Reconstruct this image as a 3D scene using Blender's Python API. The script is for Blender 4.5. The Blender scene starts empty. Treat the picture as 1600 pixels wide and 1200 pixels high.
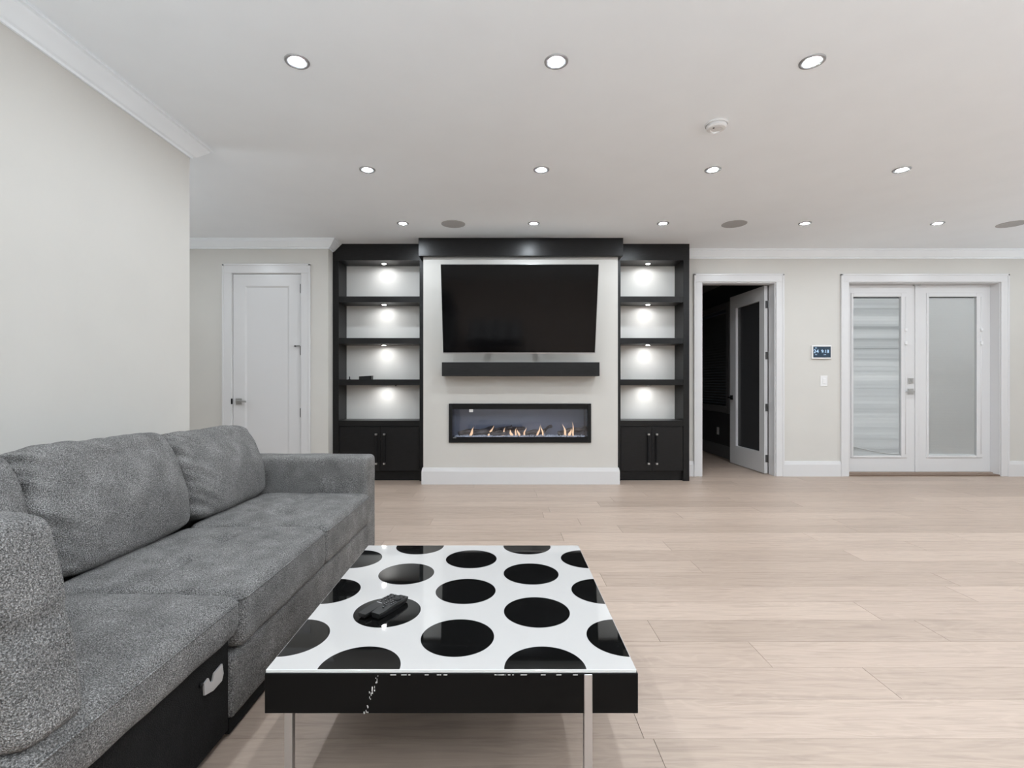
import bpy, bmesh, math, random
from math import sin, cos, pi, radians as R, sqrt, atan2
from mathutils import Vector, Matrix, noise

random.seed(7)
scene = bpy.context.scene
COL = scene.collection

# ---------------------------------------------------------------- camera, world, exposure
CAMH = 1.18
cam_d = bpy.data.cameras.new('camera')
cam = bpy.data.objects.new('camera', cam_d)
COL.objects.link(cam)
cam.location = (0, 0, CAMH)
cam.rotation_euler = (R(90), 0, 0)
cam_d.sensor_width = 36
cam_d.lens = 775 / 1600 * 36
cam_d.shift_x = 15 / 1600
cam_d.shift_y = -2 / 1600
cam_d.clip_start = 0.02
scene.camera = cam

world = bpy.data.worlds.new('night')
scene.world = world
world.use_nodes = True
world.node_tree.nodes['Background'].inputs[0].default_value = (0.02, 0.025, 0.035, 1)
world.node_tree.nodes['Background'].inputs[1].default_value = 0.3

scene.view_settings.view_transform = 'Standard'
scene.view_settings.look = 'None'
scene.view_settings.gamma = 1
scene.view_settings.use_curve_mapping = False
scene.view_settings.exposure = 0.28
scene.cycles.max_bounces = 12
scene.cycles.diffuse_bounces = 8
scene.cycles.glossy_bounces = 5
scene.cycles.transparent_max_bounces = 16
scene.cycles.sample_clamp_indirect = 6
scene.cycles.caustics_reflective = False
scene.cycles.caustics_refractive = False

LAMP = 690.0       # radiance of a downlight lens
FILL = 200.0         # radiance of the unseen lamps added as fill
PUCK = 150.0         # radiance of a shelf puck light
CEIL = 2.845


# ---------------------------------------------------------------- materials
def mat(name, col, rough=0.5, metal=0.0, coat=0.0, spec=0.5, emit=None, estr=0.0):
    m = bpy.data.materials.new(name)
    m.use_nodes = True
    b = m.node_tree.nodes['Principled BSDF']
    b.inputs['Base Color'].default_value = (*col, 1)
    b.inputs['Roughness'].default_value = rough
    b.inputs['Metallic'].default_value = metal
    b.inputs['Coat Weight'].default_value = coat
    b.inputs['Coat Roughness'].default_value = 0.03
    b.inputs['Specular IOR Level'].default_value = spec
    if emit:
        b.inputs['Emission Color'].default_value = (*emit, 1)
        b.inputs['Emission Strength'].default_value = estr
    return m


def nodes_of(m):
    return m.node_tree.nodes, m.node_tree.links, m.node_tree.nodes['Principled BSDF']


def tex(N, L, kind, scale, coord='Object', stretch=None, **kw):
    tc = N.new('ShaderNodeTexCoord')
    src = tc.outputs[coord]
    if stretch:
        mp = N.new('ShaderNodeMapping')
        mp.inputs['Scale'].default_value = stretch
        L.new(src, mp.inputs['Vector'])
        src = mp.outputs['Vector']
    t = N.new(kind)
    t.inputs['Scale'].default_value = scale
    for k, v in kw.items():
        t.inputs[k.replace('_', ' ')].default_value = v
    L.new(src, t.inputs['Vector'])
    return t


def ramp(N, L, fac, stops):
    r = N.new('ShaderNodeValToRGB')
    e = r.color_ramp.elements
    e[0].position, e[0].color = stops[0][0], (*stops[0][1], 1)
    e[1].position, e[1].color = stops[-1][0], (*stops[-1][1], 1)
    for p, c in stops[1:-1]:
        x = e.new(p)
        x.color = (*c, 1)
    L.new(fac, r.inputs['Fac'])
    return r


def bump(N, L, b, height, strength, dist):
    n = N.new('ShaderNodeBump')
    n.inputs['Strength'].default_value = strength
    n.inputs['Distance'].default_value = dist
    L.new(height, n.inputs['Height'])
    L.new(n.outputs['Normal'], b.inputs['Normal'])


def paint(name, col, rough, var=0.012, scale=3.0):
    m = mat(name, col, rough)
    N, L, b = nodes_of(m)
    t = tex(N, L, 'ShaderNodeTexNoise', scale, Detail=3.0)
    r = ramp(N, L, t.outputs['Fac'], [(0.3, tuple(c * (1 - var) for c in col)), (0.7, tuple(min(1, c * (1 + var)) for c in col))])
    L.new(r.outputs['Color'], b.inputs['Base Color'])
    f = tex(N, L, 'ShaderNodeTexNoise', 260.0, Detail=2.0)
    bump(N, L, b, f.outputs['Fac'], 0.06, 0.001)
    return m


M = {}
M['wall'] = paint('greige_wall_paint', (0.602, 0.588, 0.555), 0.55)
M['ceiling'] = paint('white_ceiling_paint', (0.90, 0.945, 0.985), 0.8)
M['bedroom_shaded'] = paint('shaded_bedroom_paint', (0.05, 0.05, 0.052), 0.6)  # darkness of the unlit bedroom put into its wall and ceiling colour
M['trim_shaded'] = paint('shaded_bedroom_trim', (0.16, 0.16, 0.165), 0.4)  # bedroom trim darkened in colour to stand in for shade
M['trim'] = paint('white_trim_enamel', (0.665, 0.663, 0.668), 0.28, 0.006)
M['panelwhite'] = paint('pale_back_panel', (0.80, 0.795, 0.77), 0.5)


def dark_wood():
    m = mat('espresso_wood', (0.014, 0.0135, 0.014), 0.38, spec=0.28)
    N, L, b = nodes_of(m)
    t = tex(N, L, 'ShaderNodeTexNoise', 14.0, stretch=(1, 1, 9), Detail=6.0)
    r = ramp(N, L, t.outputs['Fac'], [(0.3, (0.006, 0.0058, 0.006)), (0.7, (0.011, 0.0106, 0.011))])
    L.new(r.outputs['Color'], b.inputs['Base Color'])
    bump(N, L, b, t.outputs['Fac'], 0.08, 0.002)
    return m


M['espresso'] = dark_wood()


def espresso_h():
    m = mat('espresso_wood_cross_grain', (0.02, 0.019, 0.019), 0.34, spec=0.28)
    N, L, b = nodes_of(m)
    t = tex(N, L, 'ShaderNodeTexNoise', 14.0, stretch=(1, 6, 9), Detail=6.0)
    r = ramp(N, L, t.outputs['Fac'], [(0.3, (0.0065, 0.0062, 0.0063)), (0.7, (0.013, 0.0124, 0.0124))])
    L.new(r.outputs['Color'], b.inputs['Base Color'])
    return m


M['espresso_h'] = espresso_h()


def plank_mat():
    m = mat('pale_oak_plank', (0.5, 0.4, 0.33), 0.42)
    N, L, b = nodes_of(m)
    oi = N.new('ShaderNodeObjectInfo')
    tc = N.new('ShaderNodeTexCoord')
    # each plank takes its own stretch of the grain
    off = N.new('ShaderNodeVectorMath'); off.operation = 'MULTIPLY'
    cmb = N.new('ShaderNodeCombineXYZ')
    for i in range(3):
        L.new(oi.outputs['Random'], cmb.inputs[i])
    L.new(cmb.outputs[0], off.inputs[0])
    off.inputs[1].default_value = (37.0, 53.0, 71.0)
    add = N.new('ShaderNodeVectorMath'); add.operation = 'ADD'
    L.new(tc.outputs['Object'], add.inputs[0])
    L.new(off.outputs[0], add.inputs[1])
    mp = N.new('ShaderNodeMapping'); mp.inputs['Scale'].default_value = (1.1, 16.0, 1.0)
    L.new(add.outputs[0], mp.inputs['Vector'])
    g1 = N.new('ShaderNodeTexNoise'); g1.inputs['Scale'].default_value = 3.2
    g1.inputs['Detail'].default_value = 9.0; g1.inputs['Roughness'].default_value = 0.62
    g1.inputs['Distortion'].default_value = 0.6
    L.new(mp.outputs[0], g1.inputs['Vector'])
    mp2 = N.new('ShaderNodeMapping'); mp2.inputs['Scale'].default_value = (0.8, 4.5, 1.0)
    L.new(add.outputs[0], mp2.inputs['Vector'])
    wv = N.new('ShaderNodeTexNoise'); wv.inputs['Scale'].default_value = 1.6
    wv.inputs['Detail'].default_value = 2.0; wv.inputs['Distortion'].default_value = 1.2
    L.new(mp2.outputs[0], wv.inputs['Vector'])
    rings = N.new('ShaderNodeMath'); rings.operation = 'SINE'
    mul = N.new('ShaderNodeMath'); mul.operation = 'MULTIPLY'; mul.inputs[1].default_value = 75.0
    L.new(wv.outputs['Fac'], mul.inputs[0]); L.new(mul.outputs[0], rings.inputs[0])
    base = ramp(N, L, oi.outputs['Random'], [(0.0, (0.375, 0.291, 0.234)), (0.35, (0.425, 0.333, 0.270)),
                                             (0.7, (0.445, 0.348, 0.284)), (1.0, (0.488, 0.387, 0.317))])
    gr = ramp(N, L, g1.outputs['Fac'], [(0.30, (0.80, 0.79, 0.78)), (0.5, (1, 1, 1)), (0.75, (1.07, 1.07, 1.07))])
    mx = N.new('ShaderNodeMix'); mx.data_type = 'RGBA'; mx.blend_type = 'MULTIPLY'
    mx.inputs['Factor'].default_value = 1.0
    L.new(base.outputs['Color'], mx.inputs['A']); L.new(gr.outputs['Color'], mx.inputs['B'])
    rr = ramp(N, L, rings.outputs[0], [(0.0, (0.93, 0.925, 0.92)), (0.8, (1.0, 1.0, 1.0))])
    mx2 = N.new('ShaderNodeMix'); mx2.data_type = 'RGBA'; mx2.blend_type = 'MULTIPLY'
    mx2.inputs['Factor'].default_value = 0.7
    L.new(mx.outputs['Result'], mx2.inputs['A']); L.new(rr.outputs['Color'], mx2.inputs['B'])
    L.new(mx2.outputs['Result'], b.inputs['Base Color'])
    bump(N, L, b, g1.outputs['Fac'], 0.10, 0.002)
    return m


M['plank'] = plank_mat()
M['joint'] = mat('dark_joint', (0.22, 0.165, 0.13), 0.8)


def fabric(name, lo, mid, hi, scale=190.0):
    m = mat(name, mid, 0.92, spec=0.2)
    N, L, b = nodes_of(m)
    v = tex(N, L, 'ShaderNodeTexVoronoi', scale, stretch=(1, 1.25, 1.1), Randomness=0.85)
    n = tex(N, L, 'ShaderNodeTexNoise', scale * 1.1, Detail=3.0, Roughness=0.7)
    big = tex(N, L, 'ShaderNodeTexNoise', 9.0, Detail=3.0)
    r = ramp(N, L, n.outputs['Fac'], [(0.30, lo), (0.5, mid), (0.72, hi)])
    rb = ramp(N, L, big.outputs['Fac'], [(0.3, (0.78, 0.78, 0.78)), (0.7, (1.20, 1.20, 1.20))])
    mx = N.new('ShaderNodeMix'); mx.data_type = 'RGBA'; mx.blend_type = 'MULTIPLY'
    mx.inputs['Factor'].default_value = 1.0
    L.new(r.outputs['Color'], mx.inputs['A']); L.new(rb.outputs['Color'], mx.inputs['B'])
    L.new(mx.outputs['Result'], b.inputs['Base Color'])
    b.inputs['Sheen Weight'].default_value = 0.0
    b.inputs['Sheen Roughness'].default_value = 0.4
    bump(N, L, b, v.outputs['Distance'], 0.9, 0.005)
    return m


M['fabric'] = fabric('grey_chenille', (0.038, 0.0373, 0.0365), (0.184, 0.181, 0.177), (0.49, 0.482, 0.47), 250.0)
M['blackcloth'] = fabric('black_dust_cover', (0.006, 0.006, 0.006), (0.010, 0.010, 0.010), (0.02, 0.02, 0.02), 300)
M['steel'] = mat('brushed_steel', (0.62, 0.62, 0.63), 0.32, 1.0)
M['chrome'] = mat('satin_nickel', (0.55, 0.55, 0.55), 0.28, 1.0)
M['hingesteel'] = mat('hinge_steel', (0.16, 0.16, 0.16), 0.35, 1.0)
M['zinc'] = mat('zinc_plate', (0.72, 0.72, 0.72), 0.45, 0.6)
M['black'] = mat('black_plastic', (0.008, 0.008, 0.008), 0.4, spec=0.35)
M['blackmetal'] = mat('black_powder_coat', (0.006, 0.006, 0.0065), 0.42, spec=0.25)
M['screen'] = mat('television_glass', (0.0015, 0.0015, 0.002), 0.10, spec=0.28)
M['button'] = mat('pale_grey_print', (0.5, 0.5, 0.5), 0.6)
M['whiteplastic'] = mat('white_plastic', (0.78, 0.78, 0.78), 0.35)
M['grille'] = mat('speaker_grille_grey', (0.42, 0.42, 0.42), 0.7)
M['trimring'] = mat('downlight_trim', (0.42, 0.42, 0.43), 0.35, 0.85)
M['lens'] = mat('downlight_lens', (1, 1, 1), 0.5, emit=(0.912, 0.985, 1.052), estr=LAMP)
M['lens_dim'] = mat('dimmed_downlight_lens', (1, 1, 1), 0.5, emit=(0.912, 0.985, 1.052), estr=LAMP * 0.5)
M['fill'] = mat('added_fill_lens', (0.9, 0.9, 0.9), 0.3, emit=(0.912, 0.985, 1.052), estr=FILL)
M['fill_low'] = mat('dimmed_fill_lens', (0.9, 0.9, 0.9), 0.3, emit=(0.912, 0.985, 1.052), estr=FILL * 0.2)
M['puck'] = mat('puck_lens', (1, 1, 1), 0.5, emit=(1.0, 0.99, 0.98), estr=PUCK)
M['whiteglass'] = mat('back_painted_white_glass', (0.505, 0.493, 0.482), 0.04, coat=0.0, spec=0.5)
M['clearedge'] = mat('glass_edge', (0.66, 0.69, 0.68), 0.08, spec=0.6)


def black_glass():
    m = mat('back_painted_black_glass', (0.004, 0.004, 0.004), 0.03, spec=0.55)
    N, L, b = nodes_of(m)
    # fine scratches and dust on the glass
    t = tex(N, L, 'ShaderNodeTexNoise', 150.0, Detail=2.0)
    s = tex(N, L, 'ShaderNodeTexNoise', 9.0, stretch=(5, 0.7, 1), Detail=4.0)
    mul = N.new('ShaderNodeMath'); mul.operation = 'MULTIPLY'
    L.new(t.outputs['Fac'], mul.inputs[0]); L.new(s.outputs['Fac'], mul.inputs[1])
    r = ramp(N, L, mul.outputs[0], [(0.40, (0.004, 0.004, 0.004)), (0.52, (0.05, 0.05, 0.05))])
    L.new(r.outputs['Color'], b.inputs['Base Color'])
    return m


M['blackglass'] = black_glass()


def chipped_black():
    m = mat('chipped_black_lacquer', (0.005, 0.005, 0.005), 0.4, spec=0.12)
    N, L, b = nodes_of(m)
    t = tex(N, L, 'ShaderNodeTexVoronoi', 34.0, stretch=(1.0, 1.0, 0.55), Randomness=1.0)
    n = tex(N, L, 'ShaderNodeTexNoise', 5.0, Detail=3.0)
    add = N.new('ShaderNodeMath'); add.operation = 'ADD'
    L.new(t.outputs['Distance'], add.inputs[0]); L.new(n.outputs['Fac'], add.inputs[1])
    r = ramp(N, L, add.outputs[0], [(0.345, (0.5, 0.5, 0.5)), (0.355, (0.004, 0.004, 0.004))])
    L.new(r.outputs['Color'], b.inputs['Base Color'])
    return m


M['lacquer'] = chipped_black()
M['chip'] = mat('bare_chip', (0.7, 0.7, 0.68), 0.7)


def pane_mat(name, tint, mixf, rough=0.0):
    m = bpy.data.materials.new(name)
    m.use_nodes = True
    N, L = m.node_tree.nodes, m.node_tree.links
    N.clear()
    out = N.new('ShaderNodeOutputMaterial')
    tr = N.new('ShaderNodeBsdfTransparent'); tr.inputs[0].default_value = (*tint, 1)
    gl = N.new('ShaderNodeBsdfGlossy'); gl.inputs['Roughness'].default_value = rough
    lw = N.new('ShaderNodeLayerWeight'); lw.inputs['Blend'].default_value = 0.5
    pw = N.new('ShaderNodeMath'); pw.operation = 'POWER'; pw.inputs[1].default_value = 4.0
    L.new(lw.outputs['Facing'], pw.inputs[0])
    ad = N.new('ShaderNodeMath'); ad.operation = 'MULTIPLY_ADD'
    ad.inputs[1].default_value = 0.8; ad.inputs[2].default_value = mixf
    L.new(pw.outputs[0], ad.inputs[0])
    mx = N.new('ShaderNodeMixShader')
    L.new(ad.outputs[0], mx.inputs[0]); L.new(tr.outputs[0], mx.inputs[1]); L.new(gl.outputs[0], mx.inputs[2])
    L.new(mx.outputs[0], out.inputs['Surface'])
    return m


M['pane'] = pane_mat('clear_glass', (0.97, 0.98, 0.98), 0.025)
M['paneblue'] = pane_mat('firebox_glass', (0.9, 0.92, 0.95), 0.05)
M['frosted'] = mat('frosted_glass', (0.045, 0.045, 0.047), 0.25, spec=0.4)
M['slat'] = mat('blind_slat', (0.74, 0.74, 0.74), 0.5)
M['slat_shaded'] = mat('blind_slat_shaded', (0.10, 0.10, 0.10), 0.5)  # slats darkened in colour for the unlit bedroom
M['tabscreen'] = mat('lit_display', (0.01, 0.02, 0.03), 0.2, emit=(0.035, 0.075, 0.13), estr=0.32)
M['tabtext'] = mat('lit_display_digits', (0.3, 0.4, 0.5), 0.4, emit=(0.45, 0.68, 0.95), estr=0.6)
M['firepanel'] = mat('firebox_slate_panel', (0.27, 0.28, 0.36), 0.45)
M['fireside'] = mat('firebox_black_glass', (0.03, 0.03, 0.04), 0.15)
M['ledstrip'] = mat('ember_led', (1, 1, 1), 0.5, emit=(0.75, 0.82, 1.0), estr=1.6)
M['crystal'] = mat('glass_ember', (0.42, 0.44, 0.5), 0.2, emit=(0.7, 0.75, 0.9), estr=0.10)
M['flame'] = mat('flame', (0.2, 0.1, 0.05), 0.9, emit=(1.0, 0.66, 0.42), estr=1.0)
M['threshold'] = mat('brown_threshold', (0.19, 0.13, 0.095), 0.45)


def log_mat():
    m = mat('charred_log', (0.10, 0.085, 0.08), 0.9)
    N, L, b = nodes_of(m)
    t = tex(N, L, 'ShaderNodeTexNoise', 30.0, stretch=(0.3, 1, 1), Detail=5.0)
    r = ramp(N, L, t.outputs['Fac'], [(0.35, (0.03, 0.026, 0.03)), (0.7, (0.20, 0.17, 0.165))])
    L.new(r.outputs['Color'], b.inputs['Base Color'])
    return m


M['log'] = log_mat()

# ---------------------------------------------------------------- helpers
OFF = {}


def off(parent):
    return OFF[parent.name] if parent is not None else Vector((0, 0, 0))


def link(o, parent, loc):
    """loc is in the frame of the thing; it becomes relative to the parent"""
    COL.objects.link(o)
    loc = Vector(loc)
    if parent is not None:
        o.parent = parent
        o.location = loc - off(parent)
    else:
        o.location = loc
    OFF[o.name] = loc
    return o


def tag(o, label=None, cat=None, group=None, kind=None):
    if label: o['label'] = label
    if cat: o['category'] = cat
    if group: o['group'] = group
    if kind: o['kind'] = kind
    return o


def thing(name, label, cat, loc=(0, 0, 0), rot=(0, 0, 0), group=None, kind=None, local=False):
    o = bpy.data.objects.new(name, None)
    o.empty_display_size = 0.05
    COL.objects.link(o)
    o.location = loc
    o.rotation_euler = rot
    OFF[o.name] = Vector((0, 0, 0)) if local else Vector(loc)
    return tag(o, label, cat, group, kind)


def finish(name, bm, m, parent, loc=None, smooth=False):
    me = bpy.data.meshes.new(name)
    if loc is None:
        lo = Vector([min(v.co[i] for v in bm.verts) for i in range(3)])
        hi = Vector([max(v.co[i] for v in bm.verts) for i in range(3)])
        loc = Vector(((lo.x + hi.x) / 2, (lo.y + hi.y) / 2, lo.z))
    loc = Vector(loc)
    bmesh.ops.translate(bm, verts=bm.verts, vec=-loc)
    bmesh.ops.recalc_face_normals(bm, faces=bm.faces)
    bm.to_mesh(me)
    bm.free()
    if smooth:
        for p in me.polygons:
            p.use_smooth = True
    for mm in (m if isinstance(m, (list, tuple)) else [m]):
        me.materials.append(mm)
    return link(bpy.data.objects.new(name, me), parent, loc)


def add_box(bm, x0, x1, y0, y1, z0, z1, bev=0.0, seg=2, mi=0):
    vs = [bm.verts.new(p) for p in ((x0, y0, z0), (x1, y0, z0), (x1, y1, z0), (x0, y1, z0),
                                    (x0, y0, z1), (x1, y0, z1), (x1, y1, z1), (x0, y1, z1))]
    fs = [bm.faces.new([vs[i] for i in f]) for f in ((0, 3, 2, 1), (4, 5, 6, 7), (0, 1, 5, 4),
                                                     (1, 2, 6, 5), (2, 3, 7, 6), (3, 0, 4, 7))]
    for f in fs:
        f.material_index = mi
    if bev:
        es = list({e for f in fs for e in f.edges})
        bmesh.ops.bevel(bm, geom=es, offset=bev, segments=seg, affect='EDGES', profile=0.5)


def box(name, x0, x1, y0, y1, z0, z1, m, parent=None, bev=0.0, seg=2, smooth=False):
    bm = bmesh.new()
    add_box(bm, x0, x1, y0, y1, z0, z1, bev, seg)
    return finish(name, bm, m, parent, smooth=smooth)


def add_tube(bm, pts, r, n=8, cap=True):
    rings = []
    pts = [Vector(p) for p in pts]
    for i, p in enumerate(pts):
        d = (pts[min(i + 1, len(pts) - 1)] - pts[max(i - 1, 0)]).normalized()
        a = d.orthogonal().normalized() if i == 0 else (rings_a - d * rings_a.dot(d)).normalized()
        rings_a = a
        b = d.cross(a)
        rr = r[i] if isinstance(r, (list, tuple)) else r
        rings.append([bm.verts.new(p + (a * cos(2 * pi * k / n) + b * sin(2 * pi * k / n)) * rr) for k in range(n)])
    for A, B in zip(rings, rings[1:]):
        for k in range(n):
            bm.faces.new([A[k], A[(k + 1) % n], B[(k + 1) % n], B[k]])
    if cap:
        bm.faces.new(rings[0][::-1]); bm.faces.new(rings[-1])


def tube(name, pts, r, m, parent=None, n=8, smooth=True):
    bm = bmesh.new()
    add_tube(bm, pts, r, n)
    return finish(name, bm, m, parent, smooth=smooth)


def add_lathe(bm, c, prof, n=40):
    """prof: (radius, z) pairs about the vertical axis through c"""
    c = Vector(c)
    rings = []
    for r, z in prof:
        if r < 1e-6:
            rings.append([bm.verts.new(c + Vector((0, 0, z)))])
        else:
            rings.append([bm.verts.new(c + Vector((r * cos(2 * pi * k / n), r * sin(2 * pi * k / n), z))) for k in range(n)])
    for A, B in zip(rings, rings[1:]):
        for k in range(n):
            if len(A) == 1:
                bm.faces.new([A[0], B[(k + 1) % n], B[k]])
            elif len(B) == 1:
                bm.faces.new([A[k], A[(k + 1) % n], B[0]])
            else:
                bm.faces.new([A[k], A[(k + 1) % n], B[(k + 1) % n], B[k]])


def lathe(name, c, prof, m, parent=None, n=40, smooth=False):
    bm = bmesh.new()
    add_lathe(bm, c, prof, n)
    return finish(name, bm, m, parent, smooth=smooth)


def sweep(name, path, prof, m, kind=True, parent=None):
    """moulding: path of 2-D points, room on its right; prof is (out, z)"""
    bm = bmesh.new()
    P = [Vector(p) for p in path]
    rows = []
    for i, p in enumerate(P):
        ns = []
        if i > 0:
            d = (P[i] - P[i - 1]).normalized(); ns.append(Vector((d.y, -d.x)))
        if i < len(P) - 1:
            d = (P[i + 1] - P[i]).normalized(); ns.append(Vector((d.y, -d.x)))
        if len(ns) == 2:
            nn = (ns[0] + ns[1]).normalized()
            nn = nn / max(0.2, nn.dot(ns[0]))
        else:
            nn = ns[0]
        rows.append([bm.verts.new((p.x + nn.x * o, p.y + nn.y * o, z)) for o, z in prof])
    k = len(prof)
    for A, B in zip(rows, rows[1:]):
        for j in range(k):
            bm.faces.new([A[j], A[(j + 1) % k], B[(j + 1) % k], B[j]])
    bm.faces.new(rows[0]); bm.faces.new(rows[-1][::-1])
    o = finish(name, bm, m, parent)
    if kind and parent is None:
        tag(o, kind='structure')
    return o


def wall(name, x0, x1, y0, y1, z0, z1, m, holes=(), axis='x'):
    """a wall slab with rectangular openings (a0, a1, z0, z1) measured along its axis"""
    bm = bmesh.new()
    a0, a1 = (x0, x1) if axis == 'x' else (y0, y1)
    cuts = sorted({a0, a1, *[h[0] for h in holes], *[h[1] for h in holes]})
    zc = sorted({z0, z1, *[h[2] for h in holes], *[h[3] for h in holes]})
    for p, q in zip(cuts, cuts[1:]):
        run = None
        for s, t in zip(zc, zc[1:]):
            cx, cz = (p + q) / 2, (s + t) / 2
            if any(h[0] < cx < h[1] and h[2] < cz < h[3] for h in holes):
                continue
            if axis == 'x':
                add_box(bm, p, q, y0, y1, s, t)
            else:
                add_box(bm, x0, x1, p, q, s, t)
    bmesh.ops.remove_doubles(bm, verts=bm.verts, dist=1e-5)
    return tag(finish(name, bm, m, None), kind='structure')


def text_mesh(name, body, size, m, parent, loc, rot, thick=0.0006):
    cu = bpy.data.curves.new(name, 'FONT')
    cu.body = body
    cu.size = size
    cu.extrude = thick
    cu.align_x = 'CENTER'; cu.align_y = 'CENTER'
    tmp = bpy.data.objects.new(name + '_tmp', cu)
    COL.objects.link(tmp)
    bpy.context.view_layer.update()
    me = bpy.data.meshes.new_from_object(tmp.evaluated_get(bpy.context.evaluated_depsgraph_get()))
    bpy.data.objects.remove(tmp)
    me.materials.clear()
    me.materials.append(m)
    o = bpy.data.objects.new(name, me)
    link(o, parent, loc)
    o.rotation_euler = rot
    return o


# ---------------------------------------------------------------- room shell
XL, XR = -2.18, 8.2          # left wall face, right wall face
YF = -3.2                    # wall behind the camera
YB = 6.26                    # back wall face
YD = 5.80                    # hallway door wall face
LEFT_END = 3.457
XH = -4.6
DOOR1 = (-3.158, -2.35, 0, 2.458)
DOOR2 = (2.512, 3.446, 0, 2.448)
DOOR3 = (4.364, 6.28, 0, 2.447)

T = 0.14
wall('wall_left', XL - T, XL, YF, LEFT_END, 0, CEIL, M['wall'])
wall('wall_hall_near', XH, XL - T, 2.2, 2.2 + T, 0, CEIL, M['wall'])
wall('wall_hall_left', XH - T, XH, 2.2, YD + T, 0, CEIL, M['wall'])
wall('wall_hall_back', XH, -2.036, YD, YD + T, 0, CEIL, M['wall'], [DOOR1])
wall('wall_return', -2.036 - T, -2.036, YD + T, YB + T, 0, CEIL, M['wall'])
wall('wall_back', -2.036, XR, YB, YB + T, 0, CEIL, M['wall'], [DOOR2, DOOR3])
wall('wall_right', XR, XR + T, YF, YB + T, 0, CEIL, M['wall'])
wall('wall_front', XL - T, XR, YF - T, YF, 0, CEIL, M['wall'])
# chimney breast with the firebox opening
CX0, CX1, CY = -0.92, 1.343, 5.77
wall('wall_chimney', CX0, CX1, CY, CY + 0.12, 0, CEIL, M['wall'], [(-0.60, 1.005, 0.505, 0.918)])
wall('wall_chimney_left', CX0, CX0 + 0.1, CY + 0.12, YB, 0, CEIL, M['wall'])
wall('wall_chimney_right', CX1 - 0.1, CX1, CY + 0.12, YB, 0, CEIL, M['wall'])
# dark bedroom beyond the open door
DRX = 3.50
wall('wall_bedroom_right', DRX, DRX + T, YB + T, 10.2, 0, CEIL, M['bedroom_shaded'], [(7.72, 9.1, 0.80, 2.33)], axis='y')
wall('wall_bedroom_left', -0.2, -0.06, YB + T, 10.2, 0, CEIL, M['bedroom_shaded'])
wall('wall_bedroom_back', -0.2, DRX + T, 10.2, 10.34, 0, CEIL, M['bedroom_shaded'])

tag(box('ceiling_bedroom_shade', -0.06, DRX, YB + T, 10.2, CEIL - 0.01, CEIL, M['bedroom_shaded']), kind='structure')  # dark sheet under the ceiling, standing in for the bedroom's shade
tag(box('ceiling', XH - T, XR + T, YF - T, 10.34, CEIL, CEIL + 0.12, M['ceiling']), kind='structure')

# floor: slab with every plank laid on it
PT = 0.012
floor = tag(box('floor', XH - T, XR + T, YF - T, 10.34, -0.08, -PT, M['joint']), kind='structure')
PW = 0.2053
rng = random.Random(21)
pins = {2.26: 0.72, 2.0547: 1.12, 1.8494: 1.49}


def plank_spans(x0, x1, start=None):
    xs = [x0]
    x = x0 + rng.uniform(0.5, 1.9)
    while x < x1 - 0.35:
        xs.append(x)
        x += rng.choice((1.25, 1.55, 1.9, 1.9, 2.1)) + rng.uniform(-0.12, 0.12)
    xs.append(x1)
    if start is not None:
        k = min(range(1, len(xs) - 1), key=lambda i: abs(xs[i] - start))
        xs[k] = start
    return zip(xs, xs[1:])


G = 0.0009


def plank_mesh(w, d):
    me = bpy.data.meshes.new('plank')
    bm = bmesh.new()
    add_box(bm, -w / 2 + G, w / 2 - G, -d / 2 + G * 0.7, d / 2 - G * 0.7, -PT, 0)
    bmesh.ops.recalc_face_normals(bm, faces=bm.faces)
    bm.to_mesh(me); bm.free()
    me.materials.append(M['plank'])
    return me


Y0 = 2.26 - PW * 12
rows = []
y = Y0
while y < YB:
    rows.append((y, min(y + PW, YB)))
    y += PW
for (a, b) in rows:
    lo = XL if b <= LEFT_END + 0.05 else XH
    pin = next((v for k, v in pins.items() if abs(k - a) < 0.02), None)
    for p, q in plank_spans(lo, XR, pin):
        link(bpy.data.objects.new('plank', plank_mesh(q - p, b - a)), floor, ((p + q) / 2, (a + b) / 2, 0))
y = YB
while y < 9.6:
    b = min(y + PW, 9.6)
    x0, x1 = (DOOR2[0], DOOR2[1]) if y < YB + T else (1.2, DRX)
    for p, q in plank_spans(x0, x1):
        link(bpy.data.objects.new('plank', plank_mesh(q - p, b - y)), floor, ((p + q) / 2, (y + b) / 2, 0))
    y = b
bm = bmesh.new()
y = Y0
while y > YF:
    for p, q in plank_spans(XL, XR):
        add_box(bm, p + G, q - G, max(YF, y - PW) + G * .7, y - G * .7, -PT, 0)
    y -= PW
rest = finish('planks_behind', bm, M['plank'], floor)
rest.name = 'plank_rest'
tag(rest, kind='stuff')

# ---------------------------------------------------------------- crown and baseboards
crown = [(0, 2.745), (0.012, 2.745), (0.016, 2.757), (0.03, 2.762), (0.085, 2.817), (0.09, 2.828),
         (0.105, 2.832), (0.105, CEIL), (0, CEIL)]
sweep('trim_1', [(XL, YF), (XL, LEFT_END), (XL - T, LEFT_END)], crown, M['ceiling'])
sweep('trim_2', [(XH, YD), (-2.036, YD), (-2.036, 5.955)], crown, M['ceiling'])
sweep('trim_3', [(2.245, YB), (XR, YB)], crown, M['ceiling'])
sweep('trim_4', [(1.2, 10.2), (DRX, 10.2), (DRX, YB + T)], [(o, z - 0.01) for o, z in crown], M['trim_shaded'])
base = [(0, 0), (0.019, 0), (0.019, 0.148), (0.010, 0.190), (0, 0.192)]
sweep('baseboard_left', [(XL, YF), (XL, LEFT_END), (XL - T, LEFT_END)], base, M['trim'])
sweep('baseboard_hall', [(XH, YD), (DOOR1[0] - 0.105, YD)], base, M['trim'])
sweep('baseboard_return', [(DOOR1[1] + 0.105, YD), (-2.036, YD), (-2.036, 5.955)], base, M['trim'])
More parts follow.
